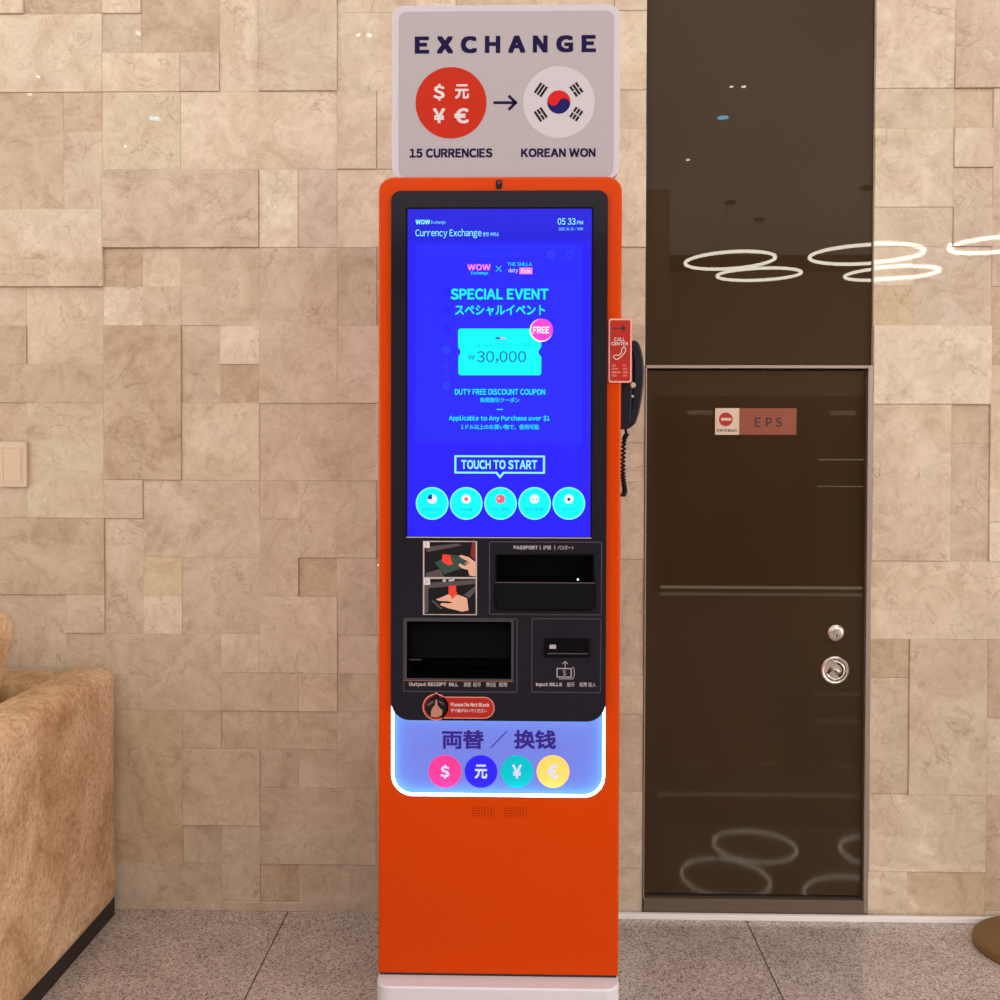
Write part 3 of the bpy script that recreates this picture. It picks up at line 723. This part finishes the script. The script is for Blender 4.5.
T_(mb, 'TOUCH TO START', 461.2, 460, 537.2, 469.2, LCYAN, .035)
kb(mb, 'start_button', scr)
for k, (cxp, wd, s) in enumerate(((432.2, 9.5, 'ENGLISH'), (466.2, 6, '日本語'), (500.5, 9.5, '中文 (简体)'), (534.6, 9.5, '中文 (繁體)'), (568.8, 5.5, '한국어'))):
    mb = MB(); mb.prism(pcirc(cxp, 503.4, 16.4, SY), S2, S2, LCYAN); mb.prism(pcirc(cxp, 503.4, 15.2, SY), S3, S3, CYAN)
    T_(mb, s, cxp-wd, 507.6, cxp+wd, 511, CYAND, 0, S4)
    F = S4-.0003; G = S4-.0006
    mb.prism(pcirc(cxp, 499, 4.7, SY, 24), F+.0001, F+.0001, SWHITE)
    if k == 0:
        mb.prism(px([(cxp-4.6, 499.2), (cxp-4, 496), (cxp-2, 494.6), (cxp, 494.3), (cxp, 499.2)], SY), G, G, SNAVY)
        for q in (500.5, 502.4): line(mb, P(cxp-3.6, q, SY), P(cxp+3.8, q, SY), .0012, G, SLPINK)
    if k == 1: mb.prism(pcirc(cxp, 499, 2.0, SY, 16), G, G, SRED)
    if k == 2:
        mb.prism(pcirc(cxp, 499, 4.5, SY, 24), G, G, SRED)
        st = [(cxp-1.6+ (1.5 if i % 2 == 0 else .6)*sin(i*pi/5), 498.4-(1.5 if i % 2 == 0 else .6)*cos(i*pi/5)) for i in range(10)]
        mb.prism(px(st, SY), G-.0003, G-.0003, SWHITE)
    if k == 3:
        for q in (-1.6, 1.6): mb.prism(pcirc(cxp+q, 499.2, .8, SY, 10), G, G, CYAND)
    if k == 4:
        mb.prism(pcirc(cxp, 499.3, 1.7, SY, 14), G, G, SNAVY)
        for q in ((-3, -2), (3, -2), (-3, 2.4), (3, 2.4)): mb.prism(pcirc(cxp+q[0], 499+q[1], .5, SY, 8), G, G, CYAND)
    kb(mb, 'language_button', scr)

# ---- openings cut through panel and body
def cut(box, depth):
    x0, z0, x1, z1 = bx(*box, FY)
    for o in (fascia, body):
        cu = MB().box(x0, x1, FY-.02, YK+depth, z0, z1, RECESS).build('cutter')
        md = o.modifiers.new('cut', 'BOOLEAN'); md.operation = 'DIFFERENCE'; md.solver = 'EXACT'; md.object = cu
        ou = o.parent; bpy.context.view_layer.update()
        # bring the cutter into the same world place as the part
        me = bpy.data.meshes.new_from_object(o.evaluated_get(bpy.context.evaluated_depsgraph_get()))
        o.modifiers.clear(); o.data = me; bpy.data.objects.remove(cu)
    x0 += .0002; x1 -= .0002; z0 += .0002; z1 -= .0002; ya, yb = FY+.0006, YK+depth-.0005
    mb = MB(); vs = [(x0, ya, z0), (x1, ya, z0), (x1, ya, z1), (x0, ya, z1), (x0, yb, z0), (x1, yb, z0), (x1, yb, z1), (x0, yb, z1)]
    mb.add(vs, [(4, 5, 6, 7), (0, 1, 5, 4), (1, 2, 6, 5), (2, 3, 7, 6), (3, 0, 4, 7)], RECESS); return mb
# ---- lower control field
def outl(mb, box, wd=1.0, m=FASLINE, r=.004, Y=E1):
    x0, y0, x1, y1 = box; mb.frame(rr(bx(x0, y0, x1, y1, FY), r, 4), rr(bx(x0+wd, y0+wd, x1-wd, y1-wd, FY), max(r-.002, .001), 4), Y, FY, m)
def L_(mb, s, x0, y0, x1, y1, m=TEXTG, b=.02, Y=E2): add_text(mb, s, bx(x0, y0, x1, y1, FY), Y, m, b)
# passport reader: hood and sloping tray standing proud of the panel
mb = MB(); outl(mb, (489, 541.5, 602, 615)); L_(mb, 'PASSPORT', 513.6, 545.6, 537.8, 549.4, b=.04); L_(mb, '护照', 543.2, 545.4, 551, 549.8, b=.01); L_(mb, 'パスポート', 557.6, 545.4, 574, 549.8, b=.01)
L_(mb, '|', 539.8, 545.4, 540.4, 549.8, b=0); L_(mb, '|', 554.4, 545.4, 555, 549.8, b=0)
pr = kb(mb, 'passport_reader')
RECB = mat('glossy_black_plastic', (0.004, 0.0035, 0.008), .3, spec=.08)
a_out = px([(494.8, 554), (594.2, 553.2), (595.4, 583), (494.6, 583)], FY); a_in = px([(496.5, 555.2), (593.2, 555.2), (593.2, 582), (496.5, 582)], FY)
mb = cut((496.5, 555.2, 593.2, 582), .09)
mb.frame(a_out, a_in, E2, FY, RECB)
mb.prism(px([(495, 583), (595, 582.4), (595.8, 592), (596.2, 597), (594.6, 609), (590, 611.5), (500, 611), (495.4, 609), (492.4, 597)], FY), E2, FY, RECB)
# upper hood (frame) and tray wedge
q0 = P(496.5, 584, FY); q1 = P(594, 583, FY); q2 = P(593, 608, FY); q3 = P(497, 608, FY)
q = [q0, q1, q2, q3]; dy = [0.0, 0.0, .012, .012]
vs = [(x, E2-.002-d, z) for (x, z), d in zip(q, dy)] + [(x, E2, z) for x, z in q]
mb.add(vs, [(3, 2, 1, 0), (0, 1, 5, 4), (1, 2, 6, 5), (2, 3, 7, 6), (3, 0, 4, 7)], RECESS)
kb(mb, 'reader_tray', pr)
mb = MB(); x0, z0 = P(495, 582.4, FY); x1, _ = P(594.5, 582.4, FY); mb.box(x0, x1, E4-.002, E3, z0-.0005, z0+.0008, mat('tray_edge', s2l(96, 88, 100), .3)); kb(mb, 'tray_edge', pr)
mb = MB(); x, z = P(577.9, 579.4, FY); mb.prism(circ(x, z, .0022, 12), E3-.001, E3, glow('status_led', (.8, .85, 1), 3)); kb(mb, 'status_light', pr)
# output tray
mb = MB(); outl(mb, (403.2, 618, 517.5, 692.3)); L_(mb, 'Output RECEIPT  BILL', 409, 682.4, 458, 687, b=.04)
for s, a0, a1 in (('发票', 463.5, 471), ('纸币', 473, 480.8), ('領収証', 486, 496), ('紙幣', 499, 507.4)): L_(mb, s, a0, 682.2, a1, 686.8, b=.01)
ot = kb(mb, 'output_tray')
o = rr(bx(404.4, 619.4, 513.5, 680.2, FY), .002, 2); i_ = rr(bx(406.6, 621.4, 511.4, 678.6, FY), .001, 2)
mb = MB(); mb.frame(o, i_, E3, FY, FASLINE); kb(mb, 'tray_frame', ot)
mb = cut((407, 621.6, 511, 678.4), .12)
b = bx(407, 621.6, 511, 678.4, FY); zf = P(500, 662, FY)[1]; FLP = mat('flap_dark', (.0015, .0015, .003), .4, spec=.05)
mb.add([(b[0]+.001, YK+.05, b[3]-.001), (b[2]-.001, YK+.05, b[3]-.001), (b[2]-.001, YK+.03, zf), (b[0]+.001, YK+.03, zf)], [(3, 2, 1, 0)], FLP)
mb.box(b[0]+.001, b[0]+.03, YK+.02, YK+.028, zf-.004, zf-.002, PGREY)
kb(mb, 'tray_opening', ot)
mb = MB(); x0, z0 = P(404.5, 680.3, FY); x1, _ = P(513.5, 680.3, FY); mb.box(x0, x1, E3-.001, FY, z0-.0008, z0+.0008, SALMON); kb(mb, 'tray_lip', ot)
# bill acceptor
mb = MB(); outl(mb, (531.4, 618.2, 601.2, 692.8)); L_(mb, 'Input BILLS', 536, 682.6, 562, 687, b=.04)
for s, a0, a1 in (('纸币', 567, 574.5), ('紙幣 投入', 579.5, 595.8)): L_(mb, s, a0, 682.2, a1, 686.8, b=.01)
ox, oz = 565.5, 672.5
mb.frame(rr(bx(556.6, 668, 571.6, 677.4, FY), .001, 2), rr(bx(557.5, 668.9, 570.7, 676.5, FY), .0005, 2), E2, E2, TEXTG)
for pts in ([(572.3, 666.8), (574, 668), (574.4, 675), (573, 678.8), (559, 678.8)],):
    for p_, q_ in zip(pts, pts[1:]): line(mb, P(*p_, FY), P(*q_, FY), .0014, E2, TEXTG)
L_(mb, '$', 562.6, 669.6, 566, 675.8, b=0, Y=E3)
line(mb, P(565.2, 668, FY), P(565.2, 661.4, FY), .0014, E2, TEXTG)
for s_ in (-1, 1): line(mb, P(565.2+s_*2.8, 664, FY), P(565.2, 661.2, FY), .0014, E2, TEXTG)
ba = kb(mb, 'bill_acceptor')
mb = MB(); mb.frame(rr(bx(543.6, 638.6, 589.8, 657, FY), .002, 3), rr(bx(547, 641, 587, 652.6, FY), .001, 3), FY-.006, FY, RECESS); b = bx(546.5, 640.8, 587.5, 652.8, FY); mb.prism(rr(b, .001, 2), FY-.001, FY, RECESS)
mb.prism(rr(bx(547.5, 652.6, 588, 653.5, FY), .0003, 1), FY-.0065, FY-.006, PGREY)
kb(mb, 'bill_slot', ba)
mb = MB(); mb.prism(rr(bx(549.4, 644.6, 556, 648.6, FY), .001, 2), FY-.002, FY-.001, TEXTG); kb(mb, 'slot_lens', ba)
# instruction sticker with two printed photos
mb = MB(); mb.prism(rr(bx(423, 541, 477, 615, FY), .0006, 1), E1, FY, mat('sticker_border', s2l(190, 176, 180), .4))
def pp(pts, m, Y): mb.prism(px([(415+x*.084, 536+y*.084) for x, y in pts], FY), Y, Y, m)
pp([(112, 70), (722, 70), (722, 488), (112, 488)], PDARK, E2); pp([(112, 510), (722, 510), (722, 930), (112, 930)], PDARK, E2)
Q = E3
pp([(680, 72), (722, 72), (722, 290), (660, 230)], PCRIM, Q)
pp([(112, 130), (500, 90), (570, 110), (150, 190)], PGREY, Q)
pp([(130, 440), (300, 390), (350, 488), (130, 488)], PGREY, Q)
pp([(235, 315), (430, 220), (540, 240), (640, 330), (560, 380), (350, 455)], PGREEN, Q)
pp([(330, 215), (420, 225), (430, 290), (460, 330), (400, 350), (320, 300)], PRED, Q-.0003)
pp([(520, 235), (550, 225), (640, 250), (722, 310), (722, 480), (650, 470), (630, 400), (560, 385), (515, 345), (530, 325), (580, 350), (615, 350), (590, 320), (630, 300), (570, 270)], SKIN, Q-.0004)
pp([(590, 322), (640, 300), (650, 320), (615, 350)], SKIN2, Q-.0006)
pp([(112, 560), (722, 520), (722, 570), (160, 620), (160, 900), (112, 930)], PGREY, Q)
pp([(400, 520), (470, 512), (470, 530), (405, 540)], WINK, Q-.0003); pp([(330, 515), (370, 512), (370, 545), (330, 548)], TEXTG, Q-.0003)
pp([(580, 700), (722, 590), (722, 650), (650, 740)], PGREY, Q)
pp([(195, 770), (215, 760), (330, 860), (300, 870)], PGREY, Q)
pp([(250, 752), (300, 735), (390, 695), (440, 690), (520, 700), (600, 730), (645, 760), (655, 880), (560, 900), (470, 875), (400, 860), (310, 825), (300, 805), (330, 795), (410, 800), (450, 790), (390, 775), (280, 770)], SKIN, Q-.0003)
pp([(620, 740), (722, 720), (722, 930), (640, 890)], PDARK, Q-.0005)
pp([(400, 590), (490, 590), (490, 670), (510, 670), (450, 750), (400, 680)], PRED, Q-.0006)
pp([(100, 68), (175, 68), (175, 138), (100, 138)], WINK, Q-.0006); pp([(105, 508), (180, 508), (180, 580), (105, 580)], WINK, Q-.0006)
L_(mb, '1', 425.4, 543.4, 427.2, 546, NAVY, 0, Q-.0009); L_(mb, '2', 425.2, 580.2, 427.8, 583, NAVY, 0, Q-.0009)
kb(mb, 'instruction_sticker')
# red do-not-block sticker
mb = MB()
mb.prism(rr(bx(431, 696.8, 494.5, 718.4, FY), .024, 8), E1, FY, STK_P); mb.prism(px([(430, 699), (436.2, 692), (442.5, 699)], FY), E1, FY, STK_P)
mb.prism(pcirc(436, 707, 13.3, FY), E1, FY, STK_P)
mb.prism(rr(bx(432, 697.6, 493.7, 717.6, FY), .022, 8), E2, FY, STK_R); mb.prism(px([(431, 699), (436.2, 693.2), (441.5, 699)], FY), E2, FY, STK_R); mb.prism(pcirc(436, 707, 12.5, FY), E2, E2, STK_R)
mb.prism(pcirc(436, 707, 11, FY), E3, E3, PDARK)
C5 = E3-.0003
mb.prism(px([(431, 716.5), (431, 711), (433, 707), (435, 705), (435.6, 699.5), (437.2, 699.5), (437.5, 705), (440, 708), (442.5, 710), (442, 715), (437, 717.6)], FY), C5, C5, SKIN2)
mb.prism(px([(427, 704), (433, 700), (434, 702), (428, 706.5)], FY), C5, C5, PGREY); mb.prism(px([(439, 700), (444, 703), (443, 705), (439, 702)], FY), C5, C5, PGREY)
L_(mb, 'Please Do Not Block', 450.8, 702.6, 489.4, 706.4, WINK, .03, E3); L_(mb, '手で塞がないでください', 450.8, 708.6, 486.5, 712.4, WINK, .01, E3)
kb(mb, 'warning_sticker')

# ---- call centre sign on the front right edge
CY = YK - 0.006
cb = bx(608.6, 318.6, 631.8, 382.6, CY)
mb = MB(); mb.prism(rr(cb, .005, 5), CY, CY+.005, mat('sign_pale_rim', s2l(226, 160, 150), .35))
c1, c2 = CY-.0005, CY-.001
mb.prism(rr(bx(610, 320.2, 630.2, 381, CY), .004, 5), c1, CY, STK_R)
DN = mat('dark_maroon_ink', s2l(50, 14, 40), .4)
line(mb, P(613, 328.4, CY), P(623.4, 328.4, CY), .0026, c2, DN); mb.prism(px([(622, 325), (626.6, 328.4), (622, 331.8)], CY), c2, c2, DN)
add_text(mb, 'CALL', bx(614.2, 337.4, 625, 341.2, CY), c2, WINK, .012); add_text(mb, 'CENTER', bx(611.4, 342, 628, 345.4, CY), c2, WINK, .015)
pth = [(614, 358), (613.2, 355.8), (616, 355), (618.6, 355.6), (621.6, 352.6), (621.6, 349.6), (623.4, 346.8), (625.4, 347.8), (625.6, 351), (623.4, 354.4), (619.6, 358), (616.4, 359.6), (614, 358)]
for p_, q_ in zip(pth, pth[1:]): line(mb, P(*p_, CY), P(*q_, CY), .0018, c2, WINK)
for k, (a0, a1) in enumerate(((615.6, 4), (617.6, 4.6), (620.4, 4.8), (616.6, 4.2))):
    y = 364.4+k*3.4
    add_text(mb, ('USA', 'JAPAN', 'ENGLISH', 'KOREA')[k], bx(611.6, y, a0, y+2.1, CY), c2, STK_P, .015); add_text(mb, ('001', '002', '003', '004')[k], bx(622.8, y, 622.8+a1-.2, y+2.1, CY), c2, STK_P, .015)
kb(mb, 'call_center_sign')

# ================================================================== TELEPHONE on the kiosk's right side
TX = kx1; TYc = YK+.075
def pt(x, y): return P(x, y, TYc)
tel = empty('telephone', (TX, TYc, pt(625, 440)[1]), 'black telephone handset hanging on the right side of the orange kiosk', 'telephone')
TO = tuple(tel.location)
def slab(mb, pts, y0, y1, m, bev=.004):
    bm = bmesh.new(); vf = [bm.verts.new((x, y0, z)) for x, z in pts]; f = bm.faces.new(vf)
    r = bmesh.ops.extrude_face_region(bm, geom=[f]); bmesh.ops.translate(bm, verts=[v for v in r['geom'] if isinstance(v, bmesh.types.BMVert)], vec=(0, y1-y0, 0))
    bmesh.ops.recalc_face_normals(bm, faces=bm.faces[:])
    ed = [e for e in bm.edges if len(e.link_faces) == 2 and e.calc_face_angle(0) > .6]
    bmesh.ops.bevel(bm, geom=ed, offset=bev, segments=3, profile=.5, affect='EDGES'); mb.bm(bm, m)
ex = TX+.001
mb = MB(); cr = [(ex, pt(0, 428)[1]), (ex, pt(0, 350)[1]), (pt(629, 350)[0], pt(0, 352)[1]), (pt(631, 380)[0], pt(0, 380)[1]), (pt(629, 420)[0], pt(0, 420)[1]), (pt(624, 428)[0], pt(0, 428)[1])]
slab(mb, cr, TYc-.035, TYc+.035, PHONE, .003); mb.build('cradle', tel, TO)
hp = [(629.5, 345), (631, 341.4), (634, 341), (637.5, 343), (640.2, 350), (642.2, 359), (643, 370), (642.6, 384), (640.8, 400), (638, 414), (634.5, 423.5), (630, 427.6), (625.5, 429.8), (623.6, 428), (627.5, 420), (630.4, 404), (632.2, 384), (632, 362)]
mb = MB(); slab(mb, [pt(*q) for q in hp][::-1], TYc-.024, TYc+.024, mat('handset_plastic', (.007, .008, .022), .25, spec=.25), .0045); mb.build('handset', tel, TO)
mb = MB(); x, z = pt(631.2, 386); mb.lathe([(0, .005), (.005, .005), (.007, 0)], mat('phone_highlight', (.6, .5, .5), .4), (x, TYc-.035, z), 'y', 16)
x, z = pt(630.8, 397); mb.lathe([(0, .003), (.003, .003), (.004, 0)], CHROME, (x, TYc-.036, z), 'y', 12); mb.build('highlight_knobs', tel, TO)  # pale knobs added to stand for white highlights on the phone
mb = MB(); x, z = pt(625.2, 428); mb.tube([(x, TYc, z+.004), (x+.002, TYc, z-.010), (x+.004, TYc, z-.018)], .0035, PHONE)
cpath = []
N = 26*12
ctrl = [(626.6, 434.5), (624.2, 440), (623.2, 455), (622.8, 470), (623.6, 482), (624.8, 490), (623.4, 495.5), (620.5, 494)]
def cr_(t):
    f = t*(len(ctrl)-1); i = min(int(f), len(ctrl)-2); u = f-i
    p = [Vector(ctrl[max(0, min(len(ctrl)-1, i+k))]) for k in (-1, 0, 1, 2)]
    return .5*((2*p[1]) + (-p[0]+p[2])*u + (2*p[0]-5*p[1]+4*p[2]-p[3])*u*u + (-p[0]+3*p[1]-3*p[2]+p[3])*u**3)
for i in range(N+1):
    t = i/N; q = cr_(t); x, z = pt(q.x, q.y); a = 2*pi*26*t
    cpath.append((x+.0042*cos(a), TYc+.0042*sin(a), z))
mb.tube(cpath, .0027, PHONE, 6); mb.build('coiled_cord', tel, TO)

# ================================================================== SIGN PLATE ON THE DOOR
NY = D + 0.012
b = bx(715, 408, 796.4, 435, NY); sp = tag(MB().build('door_sign'), None)
bpy.data.objects.remove(sp)
SO = ((b[0]+b[2])/2, NY, b[1])
es = empty('door_sign', SO, 'small salmon and white EPS sign plate with a red no-entry mark on the brown door', 'sign')
SYY = NY-.003
mb = MB(); mb.prism(rr(bx(739, 408.2, 796.2, 434.8, NY), .0008, 1), SYY, NY, SALMON)
for ch, a0, a1 in (('E', 754.6, 760.4), ('P', 765.6, 771.6), ('S', 775.4, 781.4)): add_text(mb, ch, bx(a0, 417.6, a1, 427, NY), SYY-.0004, NAVY if False else DN, .02)
mb.build('name_panel', es, SO)
mb = MB(); mb.prism(rr(bx(715, 408.2, 739, 434.8, NY), .0008, 1), SYY, NY, SIGNW); mb.prism(pcirc(725.6, 419.4, 6.9, NY), SYY-.0004, SYY-.0004, SIGNR)
mb.prism(rr(bx(720.8, 418, 731, 420.6, NY), .0003, 1), SYY-.0008, SYY-.0008, SIGNW); add_text(mb, '관계자 외 출입금지', bx(716.4, 429, 736.6, 432, NY), SYY-.0004, BLACK, .02)
mb.build('no_entry_panel', es, SO)

# ================================================================== SWITCH PLATE
b = bx(-1, 442, 26.6, 487, D-.012)
ep = empty('wall_plate', ((b[0]+b[2])/2, D-.004, b[1]), 'beige square blank wall plate on the marble at the left edge', 'switch plate')
PO = tuple(ep.location)
mb = MB(); mb.box(b[0], b[2], D-.013, D-.001, b[1], b[3], PLATE, .002); mb.build('cover', ep, PO)
i_ = bx(1.5, 446.5, 21.5, 482.5, D-.016)
mb = MB(); mb.frame(rr((i_[0], i_[1], i_[2], i_[3]), .003, 3), rr((i_[0]+.003, i_[1]+.003, i_[2]-.003, i_[3]-.003), .002, 3), D-.0152, D-.012, PLATE2)
mb.box(i_[0]+.004, i_[2]-.004, D-.0148, D-.012, i_[1]+.005, i_[3]-.005, PLATE, .001); mb.build('rocker', ep, PO)

# ================================================================== SOFA
sx = P(115.5, 800, D-.05)[0]
sy1 = D-.02; sy0 = 1.35
ztop = P(60, 667, D-.05)[1]
so = empty('sofa', (sx-.7, 2.2, 0), 'chunky tan rough stone-textured sofa end with a black plinth, at the left edge', 'sofa')
SOO = tuple(so.location)
pz_ = .038
def armf(p, c, h):
    return p
mb = MB(); mb.rbox(sx-.155, sx, sy0, sy1, pz_, ztop, .045, SOFA, 46, .004, 3.5, 3); mb.build('arm', so, SOO)
mb = MB(); mb.rbox(sx-1.6, sx-.14, sy1-.20, sy1-.005, pz_, ztop-.004, .045, SOFA, 34, .004, 3.5, 9); mb.build('backrest', so, SOO)
mb = MB(); mb.rbox(sx-1.6, sx-.15, sy0+.02, sy1-.18, pz_, .42, .045, SOFA, 30, .004, 3.5, 5); mb.build('seat', so, SOO)
MB().box(sx-1.58, sx-.012, sy0+.02, sy1-.01, 0, pz_+.012, mat('black_plinth', (.012, .010, .009), .5)).build('plinth', so, SOO)
# cushion standing against the back
cxr = P(16.5, 640, sy1-.37)[0] - .045; cz1 = P(5, 614, sy1-.37)[1]
def cush(p, c, h):
    t = (p.z-(c.z-h.z))/(2*h.z)
    return Vector((c.x + (p.x-c.x)*(.70+.30*min(1, t*1.15)), p.y + .10*(t-.5), p.z))
mb = MB(); mb.rbox(cxr-.52, cxr, sy1-.47, sy1-.29, .428, cz1, .06, SOFA, 26, .005, 6, 17, cush)
co = mb.build('cushion', None, (cxr-.26, sy1-.38, .428))
tag(co, 'tan rough-textured cushion standing on the sofa at the left edge', 'cushion')

# ================================================================== STANCHION at the right edge
bxp, byp = 1036, 940
dd = _R @ Vector(((bxp-500)/1000, (500-byp)/1000+SHIFT, -1)); t = (CAM_H-.03)/-dd.z
sxx, syy = dd.x*t, dd.y*t
st = empty('stanchion', (sxx, syy, 0), 'round brown bronze stanchion base on the granite floor at the right edge', 'stanchion')
MB().lathe([(0, .034), (.03, .034), (.12, .030), (.150, .026), (.158, .020), (.160, .010), (.157, 0.0), (0, 0)], BRONZE, (0, 0, 0), 'z', 64).build('base', st)
MB().lathe([(0, 1.0), (.03, .99), (.035, .97), (.02, .95), (.02, .05), (.03, .033), (0, .033)], BRONZE, (0, 0, 0), 'z', 32).build('pole', st)

bpy.data.objects.remove(_fo)
